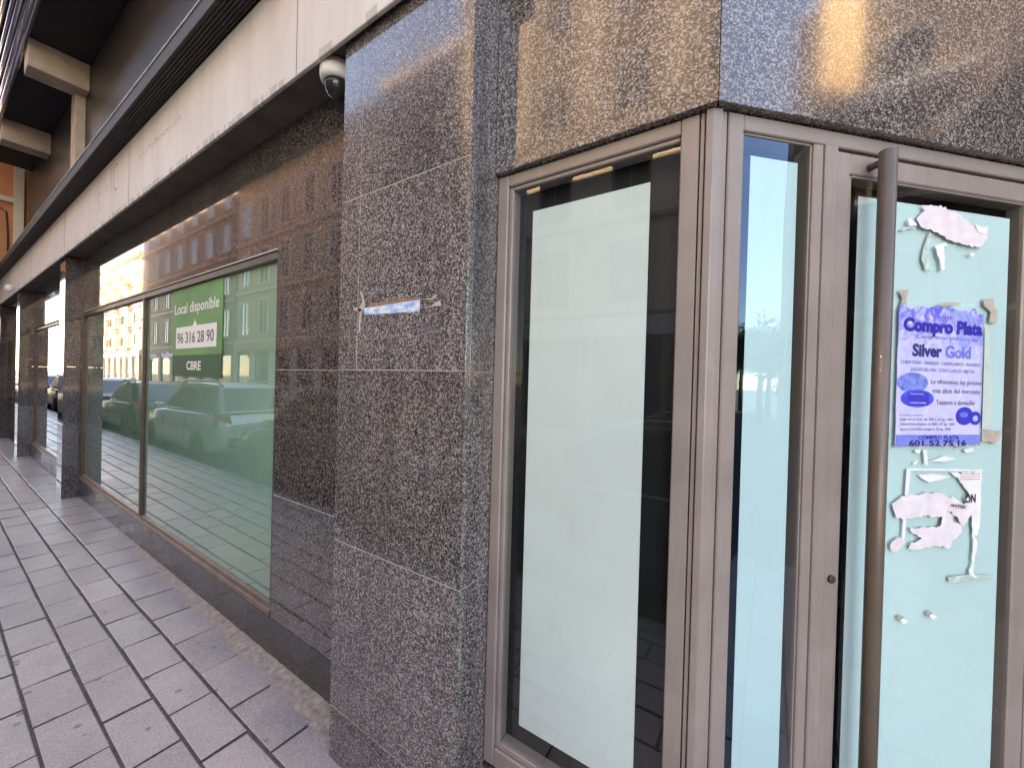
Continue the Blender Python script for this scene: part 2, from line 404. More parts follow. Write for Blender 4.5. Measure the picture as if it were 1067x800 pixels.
# granite cladding of the left wall: slabs with open joints over pale grout
def slabs(rects, y0, y1, gap=.0019, bev=.0008, f=None):
    b = MB(f)
    for x0, x1, z0, z1 in rects: b.box(x0 + gap, x1 - gap, y0, y1, z0 + gap, z1 - gap, bev)
    return b
XL, XR = -7.43, -2.432              # opening of the green display window
ZS, ZH = .252, 2.372
wall_rects = [(XR, X0, .2266, ZB), (XR, X0, ZB, ZE), (XR, X0, ZE, ZT), (-7.47, XL, .2266, ZT)]
for a, b_ in ((X0, -3.45), (-3.45, -5.45), (-5.45, -7.47)): wall_rects.append((b_, a, ZT, 3.085))
slabs(wall_rects, W, W + .03).build('granite_wall', M['granite_fine'], B)
MB().box(-7.47, X0 + .02, W + .0012, W + .05, ZT - .01, 3.084).box(XR + .002, X0 + .02, W + .0012, W + .05, .2, ZT).build('wall_grout', M['grout'], B)
base_rects = [(b_, a, 0, .2266) for a, b_ in ((X0, -2.7), (-2.7, -4.2), (-4.2, -5.8), (-5.8, -7.47))]
slabs(base_rects, W - .004, W + .03, .001).build('plinth', M['granite_base'], B)

# corner pier
pier = MB()
zs = [0, .2266, ZB, ZE, ZT, 3.085]
for z0, z1 in zip(zs, zs[1:]):
    xj = -1.435 if z0 >= ZE else None
    parts = [(X0, xj), (xj, X1)] if xj else [(X0, X1)]
    for xa, xb in parts: pier.box(xa + .0012, xb - (.0012 if xb < X1 else .0002), D, D + .022, z0 + .0019, z1 - .0019, .0009)
    pier.box(X1 - .020, X1, D + .0235, W + .14, z0 + .0019, z1 - .0019, .0009)
    pier.box(X0, X0 + .020, D + .0235, W - .002, z0 + .0014, z1 - .0014, .0014)
pier.build('corner_pier', M['granite'], B)
MB().box(X0 + .004, X1 - .0030, D + .0012, W + .14, .0, 3.084).build('pier_grout', M['grout'], B)

# granite lintel over the corner window and the entrance
oL = -.022
cy = W + oL; cx = X2 - oL * 0 + (-oL) * 0
mit = (X2 + (.022) * math.tan(R(22.5)), cy)
lint = MB().prism([(X1 + .002, cy), (mit[0] - .001, cy), (X2 - .02, W + .12), (X1 + .002, W + .12)], 2.388, 3.45, .0015)
e0 = ch(1.42, oL); e1 = ch(1.42, .12)
lint.prism([(mit[0] + .001, cy + .0005), (e0.x, e0.y), (e1.x, e1.y), (X2 - .018, W + .121)], 2.388, 3.45, .0015)
lint.build('granite_lintel', M['granite'], B)

# dark posts farther along the facade
def post(x0, x1):
    b = MB()
    for z0, z1 in zip(zs, zs[1:]): b.box(x0, x1, D, W + .1, z0 + .001, z1 - .001, .0015)
    return b.build('granite_post', M['granite_fine'], B)
post(-7.80, -7.475); post(-12.0, -11.62); post(-15.3, -14.9)
# second bay: wall, plinth, window
slabs([(-9.6, -7.80, ZT, 3.085), (-11.62, -9.6, ZT, 3.085), (-11.62, -11.35, .2266, ZT), (-7.95, -7.80, .2266, ZT)], W, W + .03).build('granite_wall', M['granite_fine'], B)
slabs([(-9.7, -7.80, 0, .2266), (-11.62, -9.7, 0, .2266)], W - .004, W + .03).build('plinth', M['granite_base'], B)
# third bay: dark recessed doorway
d3 = MB(); d3.box(-14.9, -12.0, W + .12, W + .15, 0, 3.08)
d3.box(-13.6, -13.5, W + .06, W + .118, 0, 2.3); d3.box(-14.9, -12.0, W + .06, W + .118, 2.3, 2.4)
d3.build('dark_doorway', M['frame_dark'], B)

def display_window(x0, x1, mull, film, pane):
    fr = MB()
    fr.box(x0, x1, W - .004, W + .05, ZH - .042, ZH + .0, .003)                 # head
    si = MB(); si.box(x0, x1, W - .008, W + .05, ZS - .022, ZS + .012, .003); si.box(x0, x1, W + .010, W + .05, ZS + .0125, ZS + .040, .003)
    fr.box(x0, x0 + .03, W - .002, W + .05, ZS + .041, ZH - .043, .002)
    fr.box(x1 - .012, x1 - .002, W + .003, W + .05, ZS + .041, ZH - .043, .001)
    o = fr.build('display_window', M['frame_dark'], B)
    si.build('sill', M['sill'], o)
    for m in mull: MB().box(m - .022, m + .022, W - .002, W + .0205, ZS + .041, ZH - .043, .003).build('mullion', M['frame_dark'], o)
    xs_ = [x0 + .03] + list(mull) + [x1 - .012]
    for a, b_ in zip(xs_, xs_[1:]): MB().box(a + .001, b_ - .001, W + .022, W + .028, ZS + .04, ZH - .04).build('pane', pane, o)
    MB().box(x0 + .01, x1 - .013, W + .034, W + .04, ZS + .03, ZH - .03).build('green_backing', film, o)
    return o
display_window(XL, XR - .002, [-4.945], M['green_film'], M['glass_green'])
display_window(-11.35, -7.95, [-8.75], M['green_film'], M['glass_green'])

# corner window beside the pier
def ring(b, x0, x1, z0, z1, wl, wr, wt, wb, y0, y1, bev=.003):
    b.box(x0, x0 + wl, y0, y1, z0, z1, bev); b.box(x1 - wr, x1, y0, y1, z0, z1, bev)
    b.box(x0 + wl + .0004, x1 - wr - .0004, y0 + .0004, y1, z1 - wt, z1, bev); b.box(x0 + wl + .0004, x1 - wr - .0004, y0 + .0004, y1, z0, z0 + wb, bev)
cw = MB()
ring(cw, X1 + .001, X2 - .088, .262, 2.384, .042, .0, .036, .06, W, W + .06)
cwf = MB(); cwf.box(X1 + .001, X1 + .045, W, W + .06, .262, 2.384, .004)
cwf.box(X1 + .0455, -.2265, W + .0004, W + .06, 2.342, 2.384, .004); cwf.box(X1 + .0455, -.2265, W + .0004, W + .06, .262, .330, .004)
cwf.box(X1 + .0455, X1 + .062, W + .009, W + .06, .3305, 2.3415, .003); cwf.box(X1 + .0625, -.2265, W + .009, W + .06, 2.328, 2.3415, .003); cwf.box(X1 + .0625, -.2265, W + .009, W + .06, .3305, .352, .003)
cwf.box(-.226, -.180, W, W + .06, .262, 2.384, .003)
cwf.box(-.1765, -.1665, W + .004, W + .06, .262, 2.384, .001)
cwo = cwf.build('corner_window', M['frame'], B); cw.bm.free()
MB().box(X1 + .058, -.225, W + .022, W + .028, .34, 2.332).build('pane', M['glass'], cwo)
MB().box(-.712, -.312, W + .0295, W + .0305, .437, 2.247).build('frosted_film', M['film'], cwo)
MB().box(X1 + .05, -.20, W + .08, W + .085, .30, 2.38).build('dark_backing', M['dark'], cwo)
slabs([(X1, X2 - .005, 0, .258)], W, W + .1).build('plinth', M['granite_base'], B)
# corner post covering the bend
cp = MB().prism([(-.163, W - .004), (X2 - .002, W - .004), tuple(ch(.022, -.004).xy), tuple(ch(.022, .06).xy), (-.163, W + .06)], .0, 2.386, .002)
cp.build('corner_post', M['frame'], B)

# entrance on the chamfer: side light, frame, door leaf
ef = MB(chf)
ef.box(.026, .040, .004, .06, 0, 2.384, .001)
ef.box(.0435, .090, 0, .06, 0, 2.384, .003)
ef.box(.0905, 1.235, .0004, .06, 2.3405, 2.384, .003)
ef.box(.319, .352, .0, .06, 0, 2.340, .003); ef.box(.3525, .396, -.006, .06, 0, 2.340, .003)
ef.box(.0905, .3185, .0004, .06, 0, .09, .003)
ef.box(.0905, .096, .006, .06, .0905, 2.340, .002); ef.box(.3135, .3185, .006, .06, .0905, 2.340, .002); ef.box(.0965, .313, .006, .06, 2.334, 2.340, .002)
ef.box(1.226, 1.30, .0, .06, 0, 2.340, .003)
efo = ef.build('entrance_frame', M['frame'], B)
MB(chf).box(.094, .315, .010, .016, .088, 2.337).build('pane', M['glass_sky_tint'], efo)
MB(chf).box(.128, .283, .0175, .0185, .16, 2.288).build('frosted_film', M['film_cyan'], efo)
MB(chf).box(.08, .34, .08, .085, .02, 2.36).build('dark_backing', M['dark'], efo)
df = MB(chf)
df.box(.4005, .448, .002, .05, .012, 2.333, .004); df.box(.4485, .460, .006, .05, .09, 2.271, .003)
df.box(1.152, 1.221, .002, .05, .012, 2.333, .004)
df.box(.4485, 1.1515, .0024, .05, 2.272, 2.333, .004); df.box(.4605, 1.1515, .006, .05, 2.2655, 2.2715, .002)
df.box(.4485, 1.1515, .0024, .05, .012, .0895, .004)
do = df.build('door', M['frame'], B)
MB(chf).box(.458, 1.156, .010, .016, .085, 2.268).build('pane', M['glass_door'], do)
MB(chf).box(.500, 1.112, .0175, .0185, .15, 2.222).build('frosted_film', M['film_cyan'], do)
MB(chf).box(.42, 1.20, .08, .085, .02, 2.33).build('dark_backing', M['dark'], do)
hd = MB(chf)
hd.tube([(.515, -.046, .05), (.515, -.046, 2.320)], .0205, 24)
for z in (2.297, .06): hd.tube([(.515, -.046, z), (.515, .004, z)], .010, 12)
ho = hd.build('handle', M['handle'], do)
lk = MB(lambda p: ch(p.x, p.y, p.z)); lk.lathe((.425, .0015, 1.108), [(.0115, 0.0), (.0115, -.006), (.009, -.008), (.003, -.0082)], 16, 'Y'); lk.box(.4235, .4265, -.0075, -.0065, 1.100, 1.116)
lk.build('lock', M['gutter'], do)
# more glazing and granite right of the door (just out of the picture)
sl = MB(chf); sl.box(1.302, 1.42, -.02, .12, 0, 2.386, .002)
sl.build('granite_jamb', M['granite'], B)
MB().box(X2 + 1.0, X2 + 1.0 + .02, W + 1.02, 26, 0, 3.5).build('granite_side_wall', M['granite'], B).location = (0.36 - .02, 0, 0)

# fascia, soffit, gutter
fa = MB().box(-15.3, -.80, .96, .978, 3.056, 3.602, .003); fo = fa.build('fascia', M['fascia'], B)
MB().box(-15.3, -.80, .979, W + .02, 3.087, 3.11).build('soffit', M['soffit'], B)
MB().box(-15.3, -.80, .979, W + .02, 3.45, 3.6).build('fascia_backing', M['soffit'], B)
gt = MB()
gt.box(-15.3, -.80, .842, .958, 3.612, 3.632, .003); gt.box(-15.3, -.80, .958, W + .02, 3.603, 3.70)
for k in range(6): gt.box(-15.3, -.80, .858 + k * .017, .865 + k * .017, 3.603, 3.6125, .001)
gt.box(-15.3, -.80, .834, .8415, 3.605, 3.700, .002)
go = gt.build('gutter', M['gutter'], B)
MB().box(-15.3, -.80, .828, .846, 3.7005, 3.712, .002).build('gutter_lip', M['gutter_lip'], go)
# ghost marks of removed letters on the fascia
for x in (-1.9, -4.6, -7.3, -10.0, -12.7): MB().box(x - .002, x + .002, .9588, .9602, 3.058, 3.600).build('panel_joint', M['soffit'], fo)
gm = MB()
def stroke(x0, z0, x1, z1, wd):
    d = Vector((x1 - x0, 0, z1 - z0)).normalized(); n = Vector((-d.z, 0, d.x)) * wd
    a = Vector((x0, .9592, z0)); b_ = Vector((x1, .9592, z1)); gm.face([a - n, b_ - n, b_ + n, a + n])
def arc(cx_, cz, r, a0, a1, wd, n=10):
    for i in range(n):
        t0 = R(a0 + (a1 - a0) * i / n); t1 = R(a0 + (a1 - a0) * (i + .9) / n)
        stroke(cx_ + r * .8 * math.cos(t0), cz + r * math.sin(t0), cx_ + r * .8 * math.cos(t1), cz + r * math.sin(t1), wd)
arc(-5.0, 3.40, .115, 60, 300, .007); stroke(-5.17, 3.33, -5.17, 3.52, .006); stroke(-5.35, 3.34, -5.34, 3.42, .005); arc(-5.62, 3.36, .05, 40, 250, .006, 6); arc(-5.62, 3.27, .05, -120, 80, .006, 6)
rg = random.Random(11); x = -4.32
while x < -3.36:
    h_ = rg.uniform(.02, .05); stroke(x, 3.36 + rg.uniform(0, .01), x + rg.uniform(-.008, .008), 3.36 + h_, .0028)
    if rg.random() < .5: stroke(x, 3.36 + h_, x + .025, 3.36 + h_ * rg.uniform(.5, 1), .0025)
    x += rg.uniform(.028, .05)
gm.build('faded_lettering', plain('letter_ghost', (.40, .27, .23), .8, var=.3, vs_=25), fo)

# balcony over the far bay
bs = MB().box(-12.4, -4.6, .63, W + .018, 5.565, 5.80, .004); bo = bs.build('balcony', M['balc_dark'], B)
for x in (-7.42, -10.15):
    MB().box(x - .30, x, .66, W + .015, 5.225, 5.562, .004).build('beam', M['beam'], bo)
MB().box(-12.4, -4.6, .612, .628, 5.50, 6.6, .003).build('parapet', M['balc_dark'], bo)
rl = MB()
for z, r_ in ((5.24, .03), (5.5, .02), (5.78, .03), (6.15, .022), (6.6, .03)): rl.tube([(-12.4, .585, z), (-4.6, .585, z)], r_, 10)
rl.build('rail', M['chrome'], bo)
MB().box(-7.86, -7.62, 1.07, W + .018, 3.712, 5.563, .006).build('upper_pilaster', M['beam'], B)
MB().box(-12.5, -7.87, 1.12, W + .018, 3.712, 4.35, .01).build('upper_panel', M['upper'], B)
for x in (-3.4, -6.2, -10.6):
    for z in (7.6, 10.7):
        uw = MB(); ring(uw, x - .7, x + .7, z, z + 1.7, .06, .06, .06, .06, W - .03, W + .018)
        uo = uw.build('window', M['frame_dark'], B)
        MB().box(x - .64, x + .64, W - .008, W + .016, z + .06, z + 1.64).build('pane', M['winglass'], uo)

# ------------------------------------------------------------------ neighbour
OB = root('orange_building', (-18, 2, 0), 'orange rendered house projecting beyond the far end of the granite facade', 'building')
MB().box(-57, -12.75, .15, 12, 3.74, 27).build('upper_wall', M['orange'], OB)
MB().box(-57, -15.32, 1.3, 12, 0, 3.739).build('ground_wall', M['dark'], OB)
MB().box(-12.748, -12.68, .99, 1.12, 3.74, 27, .004).build('corner_trim', M['cream'], OB)
MB().box(-12.748, -12.68, .15, .988, 4.93, 5.03, .004).build('band', M['cream'], OB)
cb = MB(); cb.tube([(-12.73, .2, 4.88), (-12.73, .5, 4.84), (-12.73, .78, 4.81), (-12.73, .90, 4.74), (-12.73, .925, 4.3), (-12.73, .93, 3.75)], .012, 6)
cb.build('cable', M['cable'], OB)
WL = root('wall_lamp', (-11.94, .96, 3.10), 'small white lamp fixed to the far end of the pale fascia', 'lamp')
MB().lathe((-11.94, .895, 3.06), [(.02, .0), (.05, .02), (.062, .07), (.05, .12), (.02, .14)], 14).build('housing', plain('lamp_white', (.75, .72, .68), .4), WL)

# ------------------------------------------------------------------ dome camera under the soffit
SC = root('security_camera', (-1.725, 1.05, 3.086), 'white security camera with smoked dome hanging beside the granite pier', 'security camera')
MB().lathe((-1.715, 1.055, 3.086), [(.066, 0), (.074, -.012), (.077, -.035), (.077, -.060), (.072, -.078), (.060, -.084)], 32).build('housing', plain('camera_white', (.80, .76, .70), .35, var=.05), SC)
MB().lathe((-1.715, 1.055, 3.002), [(.058, .0), (.057, -.018), (.051, -.038), (.040, -.054), (.022, -.064), (.004, -.067)], 32).build('dome', plain('smoked_dome', (.03, .028, .028), .08, var=.05), SC)

# ------------------------------------------------------------------ agency sign on the display window
AS = root('agency_sign', (-3.72, W + .02, 1.617), 'green letting sign with white phone number panel on the display window', 'sign')
sx0, sx1, sz0, sz1, szm = -4.20, -3.235, 1.6165, 2.325, 1.788
SF = W + .0165
MB().box(sx0, sx1, SF, W + .0215, szm, sz1).build('upper_board', plain('sign_green', (.13, .30, .105), .6, var=.22, vs_=1.6), AS)
MB().box(sx0, sx1, SF, W + .0215, sz0, szm - .0005).build('lower_board', plain('sign_dark_green', (.030, .10, .052), .6, var=.1), AS)
sg_white = plain('sign_white', (.80, .76, .73), .5, var=.03)
pb = MB(); pb.box(-4.12, -3.32, SF - .003, SF - .0003, 1.841, 2.014)
pb.face([(-3.765, SF - .0028, 2.0145), (-3.675, SF - .0028, 2.0145), (-3.72, SF - .0028, 2.062)])
pb.build('number_panel', sg_white, AS)
def sign_text(body, x, z, width, h, mat, y, bold=0, name='lettering'):
    b = MB(); add_bm(b.bm, text_mesh(body, width, h, bold), lambda p: Vector((x + p.x, y, z + p.y))); return b.build(name, mat, AS)
sign_text('Local disponible', -4.165, 2.125, .88, .084, sg_white, SF - .0012, .018)
sign_text('96 316 28 90', -4.085, 1.884, .725, .089, plain('sign_ink', (.075, .10, .08), .5), SF - .0042, .012)
sign_text('CBRE', -3.885, 1.672, .29, .068, sg_white, SF - .0012, .03)
# scribbled sticker left of the sign
STX = [([(-4.83, 1.80), (-4.76, 1.815), (-4.70, 1.80), (-4.65, 1.81), (-4.62, 1.79), (-4.66, 1.765), (-4.70, 1.775), (-4.74, 1.74), (-4.79, 1.765)], 0), ([(-4.50, 1.815), (-4.42, 1.80), (-4.35, 1.822), (-4.27, 1.80), (-4.21, 1.815), (-4.205, 1.775), (-4.27, 1.785), (-4.31, 1.755), (-4.38, 1.775), (-4.44, 1.76), (-4.49, 1.785)], 1)]
# ------------------------------------------------------------------ torn scrap on the pier
def outline(b, pts, to3, th=.0006, curl=None):
    """an irregular scrap of paper with its own thickness"""
    tmp = bmesh.new(); f = tmp.faces.new([tmp.verts.new((x, z, 0)) for x, z in pts])
    bmesh.ops.triangulate(tmp, faces=[f])
    for _ in range(6):
        lg = [e for e in tmp.edges if e.calc_length() > .014]
        if not lg: break
        bmesh.ops.subdivide_edges(tmp, edges=lg, cuts=1)
        bmesh.ops.triangulate(tmp, faces=[f_ for f_ in tmp.faces if len(f_.verts) > 3])
    r = bmesh.ops.extrude_face_region(tmp, geom=tmp.faces[:]); top = [g_ for g_ in r['geom'] if isinstance(g_, bmesh.types.BMVert)]
    for v in top: v.co.z += th
    for v in tmp.verts:
        if curl: v.co.z += curl(v.co.x, v.co.y)
    add_bm(b.bm, tmp, lambda p: to3(p.x, p.y, p.z))
RQ = random.Random(21)
def rag(pts, amp=.0048, step=.008):
    out = []
    for (x0_, z0_), (x1_, z1_) in zip(pts, pts[1:] + pts[:1]):
        n = max(1, int(math.hypot(x1_ - x0_, z1_ - z0_) / step))
        for k in range(n):
            t_ = k / n; j_ = amp if n > 1 else 0
            out.append((x0_ + (x1_ - x0_) * t_ + RQ.uniform(-j_, j_) * .6, z0_ + (z1_ - z0_) * t_ + RQ.uniform(-j_, j_)))
    return out
def scraps(name, mat, parent, to3, polys, th=.0008, curl=None):
    for Q in polys:
        w_ = min(max(q[0] for q in Q) - min(q[0] for q in Q), max(q[1] for q in Q) - min(q[1] for q in Q))
        b = MB(); outline(b, rag(list(Q)) if w_ > .03 and 'tape' not in name else Q, to3, th, curl); b.build(name, mat, parent)
PF = lambda x, z, h: Vector((x, D - .0004 - h, z))
b = MB(); outline(b, [(-1.083, 1.462), (-1.075, 1.465), (-1.066, 1.459), (-1.064, 1.449), (-1.071, 1.446), (-1.081, 1.452)], PF, .0005); b.build('chip', M['dark'], B)
TN = root('torn_notice', (-1.23, D, 1.9), 'narrow torn strip of blue and white notice taped to the granite pier', 'notice')
b = MB(); outline(b, [(-1.391, 1.933), (-1.311, 1.931), (-1.236, 1.934), (-1.067, 1.936), (-1.068, 1.893), (-1.135, 1.896), (-1.31, 1.901), (-1.39, 1.904)], PF, .0008)
def stripmat():
    m, t, bb, N, L = nodes('worn_blue_paper'); v = coord(t)
    L.new(ramp(t, noise(t, coord(t, (1, 1, 2)), 17, 4, .7), [(.33, (.16, .30, .66)), (.46, (.42, .58, .80)), (.58, (.78, .80, .82))]), bb.inputs['Base Color']); bb.inputs['Roughness'].default_value = .6
    return m
b.build('paper', stripmat(), TN)
scraps('torn_edge', plain('rust_paper', (.34, .17, .11), .8, var=.4, vs_=40), TN, PF, [[(-1.375, 1.937), (-1.327, 1.947), (-1.207, 1.947), (-1.097, 1.946), (-1.069, 1.937), (-1.236, 1.935), (-1.311, 1.932)]], .0007)
scraps('tape', plain('old_tape', (.50, .40, .32), .6, var=.25, vs_=30), TN, PF, [[(-1.42, 2.002), (-1.406, 2.0), (-1.39, 1.961), (-1.387, 1.938), (-1.403, 1.916), (-1.406, 1.9), (-1.413, 1.867), (-1.414, 1.834), (-1.422, 1.837), (-1.424, 1.883), (-1.419, 1.909), (-1.433, 1.928), (-1.423, 1.94), (-1.402, 1.959), (-1.414, 1.986)],
          [(-1.465, 1.947), (-1.452, 1.937), (-1.42, 1.932), (-1.399, 1.923), (-1.422, 1.919), (-1.454, 1.927)],
          [(-1.063, 1.937), (-1.007, 1.936), (-0.99, 1.948), (-0.982, 1.943), (-0.993, 1.933), (-1.013, 1.931)],
          [(-1.049, 1.904), (-1.012, 1.908), (-0.994, 1.918), (-0.967, 1.925), (-0.962, 1.906), (-0.987, 1.906), (-1.018, 1.905)]], .0012)

SK = root('sticker', (-4.5, W + .02, 1.78), 'torn pale sticker scraps on the green glass left of the letting sign', 'sticker')
scraps('scrap', plain('scribble_white', (.55, .55, .66), .6, var=.35, vs_=40), SK, lambda x, z, h: Vector((x, W + .0215 - h, z)), [q[0] for q in STX], .0012)

# ------------------------------------------------------------------ papers on the door glass
GO = .0085                           # outer face of the door glass is at .022
def wav(L, z): return .0007 * math.sin(31 * L + 9 * z) + .0005 * math.sin(47 * z - 13 * L) + .0016
def DF(L, z, h): return ch(-.713 + (L + .713) * 1.0115, GO - h, 1.65 + (z - 1.65) * 1.0115)
PO = root('poster', ch(.81, GO, 1.48), 'blue and white precious metals poster taped to the entrance door glass', 'poster')
px0, px1, pzb, pzt = .6517, .9956, 1.4834, 1.9148
def pf(L, z, h): return ch(L, GO - wav(L, z) - h, z)
def patch(poly, h, th=.0003):
    b = MB(); outline(b, poly, lambda x, z, k: pf(x, z, h + k), th); return b
def postermat():
    m, t, bb, N, L = nodes('poster_paper'); v = coord(t); z = sep(t, v, 'Z')
    n = noise(t, v, 38, 5, .75)
    n2 = noise(t, v, 9, 3)
    k = mth(t, 'MULTIPLY', ramp(t, mth(t, 'ADD', n, mth(t, 'MULTIPLY_ADD', n2, .5, -.25)), [(.40, (0, 0, 0)), (.56, (1, 1, 1))]), mth(t, 'MAXIMUM', mth(t, 'MULTIPLY_ADD', z, 5.5, -9.45, True), .16))
    c = mixc(t, k, ramp(t, n2, [(.3, (.56, .54, .86)), (.7, (.74, .71, .88))]), (.10, .12, .64))
    L.new(c, bb.inputs['Base Color']); bb.inputs['Roughness'].default_value = .45; bump(t, bb, noise(t, coord(t, (1, 1, 1)), 13, 5, .6), .9, .006)
    return m
rp = random.Random(8)
top = [(px0 + (px1 - px0) * i / 22, pzt - .004 + rp.uniform(-.011, .009) + (.006 if 8 < i < 20 else 0)) for i in range(23)]
right = [(px1 + rp.uniform(-.002, .001), pzt - (pzt - pzb) * i / 8) for i in range(1, 8)]
bot = [(px1 - (px1 - px0) * i / 18, pzb + rp.uniform(-.004, .012)) for i in range(19)]
left = [(px0 + rp.uniform(-.001, .001), pzb + (pzt - pzb) * i / 8) for i in range(1, 8)]
tmp = bmesh.new(); nx, nz = 24, 30                                     # the sheet itself: a waved grid with torn rims
def edge(seq, f, ax): 
    f *= len(seq) - 1; i = min(int(f), len(seq) - 2); k = f - i; return seq[i][ax] * (1 - k) + seq[i + 1][ax] * k
botr = bot[::-1]
b = MB(); grid = []
for j in range(nz + 1):
    rowv = []
    for i in range(nx + 1):
        u = i / nx; v_ = j / nz; L_ = px0 + (px1 - px0) * u; z_ = edge(botr, u, 1) * (1 - v_) + edge(top, u, 1) * v_
        rowv.append(b.bm.verts.new(pf(L_, z_, 0)))
    grid.append(rowv)
for j in range(nz):
    for i in range(nx): b.bm.faces.new((grid[j][i], grid[j][i + 1], grid[j + 1][i + 1], grid[j + 1][i])).smooth = True
tmp.free()
r_ = bmesh.ops.extrude_face_region(b.bm, geom=b.bm.faces[:])
for g_ in r_['geom']:
    if isinstance(g_, bmesh.types.BMVert): g_.co += Vector((-S2, S2, 0)) * .0005
bmesh.ops.recalc_face_normals(b.bm, faces=b.bm.faces[:])
b.build('sheet', postermat(), PO)
ink_d = plain('ink_navy', (.02, .018, .36), .5); ink_b = plain('ink_blue', (.03, .035, .50), .5); ink_l = plain('ink_pale', (.13, .15, .42), .5); ink_g = plain('ink_grey', (.16, .15, .27), .5); ink_m = plain('ink_violet_blue', (.16, .21, .68), .5, var=.3, vs_=60)
def P(u, v):                         # photograph millimetres of the sheet: u 0..1 from left, v 0..1 from top
    return px0 + (px1 - px0) * u, pzt - (pzt - pzb) * v
def ptext(items, mat, name='lettering', h=.0009):
    b = MB()
    for body, u0, u1, v, cap, bold in items:
        L_, z_ = P(u0, v); add_bm(b.bm, text_mesh(body, (u1 - u0) * (px1 - px0), cap * (pzt - pzb), bold), lambda p: pf(L_ + p.x, z_ + p.y, h))
    return b.build(name, mat, PO)
ptext([('Compro Plata', .05, .985, .180, .088, .062)], ink_d, 'heading')
ptext([('Compramos plata de ley', .20, .93, .230, .028, 0)], ink_l)
ptext([('Silver', .16, .505, .355, .085, .042)], plain('ink_dark_blue', (.02, .03, .19), .5), 'heading')
ptext([('Gold', .545, .845, .355, .085, .042)], ink_m, 'heading')
ptext([('CUBERTERIAS - BANDEJAS - CANDELABROS - MONEDAS', .04, .965, .413, .024, .0), ('JUEGOS DE CAFE - TODA CLASE DE OBJETOS', .15, .90, .462, .024, .0)], ink_l)
ptext([('Le ofrecemos los precios', .385, .99, .548, .036, .006), ('más altos del mercado', .41, .975, .612, .036, .006), ('Tasamos a domicilio', .45, .915, .695, .036, .006)], ink_g)
ptext([('Compra mínima', .05, .30, .778, .012, 0), ('pago en el acto de 100 a 12 kg. 1000', .05, .66, .808, .016, .01), ('cubertería completa de 800 a 47 kg. 1500', .05, .68, .842, .016, .01), ('joyas y monedas antiguas 10 kg. 1000', .05, .64, .878, .016, .01)], ink_g)
L0, z0 = P(0, .912); L1_, z1_ = P(1.0, .990)
patch([(L0 + .002, z0), (L1_ - .003, z0 + .001), (L1_ - .003, z1_ + .006), (L1_ - .05, z1_ + .004), (L1_ - .12, z1_ + .009), (L0 + .15, z1_ + .002), (L0 + .08, z1_ + .006), (L0 + .04, z1_ - .001), (L0 + .002, z1_ + .001)], .0005).build('blue_band', plain('band_blue', (.20, .24, .72), .5, var=.15, vs_=20), PO)
ptext([('COMPRO PLATA', .26, .74, .942, .026, .03)], ink_d, 'lettering', .0014)
ptext([('601 52 75 16', .16, .83, .990, .042, .03)], plain('ink_black_blue', (.02, .02, .14), .5), 'lettering', .0014)
def ell(u, v, ru, rv, n=28):
    c = P(u, v); return [(c[0] + ru * (px1 - px0) * math.cos(2 * math.pi * k / n), c[1] + rv * (pzt - pzb) * math.sin(2 * math.pi * k / n)) for k in range(n)]
patch(ell(.175, .545, .175, .070), .0005).build('oval_picture', plain('oval_blue', (.16, .24, .75), .5, var=.55, vs_=45), PO)
patch(ell(.235, .655, .185, .062), .0009).build('oval_picture', plain('oval_deep_blue', (.05, .07, .62), .5, var=.4, vs_=35), PO)
a_, c_ = P(.14, .612), P(.36, .705)
patch([(a_[0], a_[1]), (c_[0], a_[1]), (c_[0], c_[1]), (a_[0], c_[1])], .0014).build('book_picture', ink_b, PO)
ptext([('Cuberterías', .15, .30, .628, .012, 0), ('compro plata', .15, .33, .690, .012, .01)], plain('ink_white', (.75, .75, .9), .5), 'lettering', .0020)
patch(ell(.80, .775, .105, .066), .0005).build('ring_picture', ink_b, PO); patch(ell(.93, .79, .07, .05), .0007).build('ring_picture', ink_b, PO)
patch(ell(.93, .792, .03, .022), .0012).build('ring_glint', plain('glint', (.45, .5, .9), .5), PO); patch(ell(.79, .765, .05, .02), .0012).build('ring_glint', ink_m, PO)
# worn blue smear across the top right of the sheet
patch([P(.58, .03), P(.70, .015), P(.88, .05), P(.99, .16), P(.985, .27), P(.86, .20), P(.78, .30), P(.69, .24), P(.62, .11)], .0004, .0002).build('ink_smear', plain('smear_blue', (.30, .34, .80), .6, var=.35, vs_=50), PO)
scraps('tape', plain('brown_tape', (.52, .44, .355), .45, var=.25, vs_=30), PO, DF, [[(0.632, 1.951), (0.669, 1.957), (0.662, 1.922), (0.667, 1.899), (0.638, 1.901), (0.648, 1.927)],
          [(0.971, 1.948), (1.015, 1.954), (1.018, 1.925), (1.037, 1.913), (1.03, 1.875), (1.0, 1.877), (1.006, 1.911), (0.976, 1.926)],
          [(0.984, 1.536), (1.068, 1.537), (1.065, 1.509), (1.042, 1.493), (1.023, 1.5), (0.986, 1.503)],
          [(0.776, 1.916), (0.806, 1.926), (0.853, 1.931), (0.88, 1.927), (0.854, 1.921), (0.81, 1.916)]], .001)
b = MB(); outline(b, [(0.984, 1.875), (1.001, 1.856), (1.022, 1.659), (1.030, 1.605), (1.022, 1.539), (0.986, 1.539)], DF, .0004)
b.build('clear_tape', plain('clear_tape', (.56, .64, .58), .3, var=.10, vs_=14), PO)

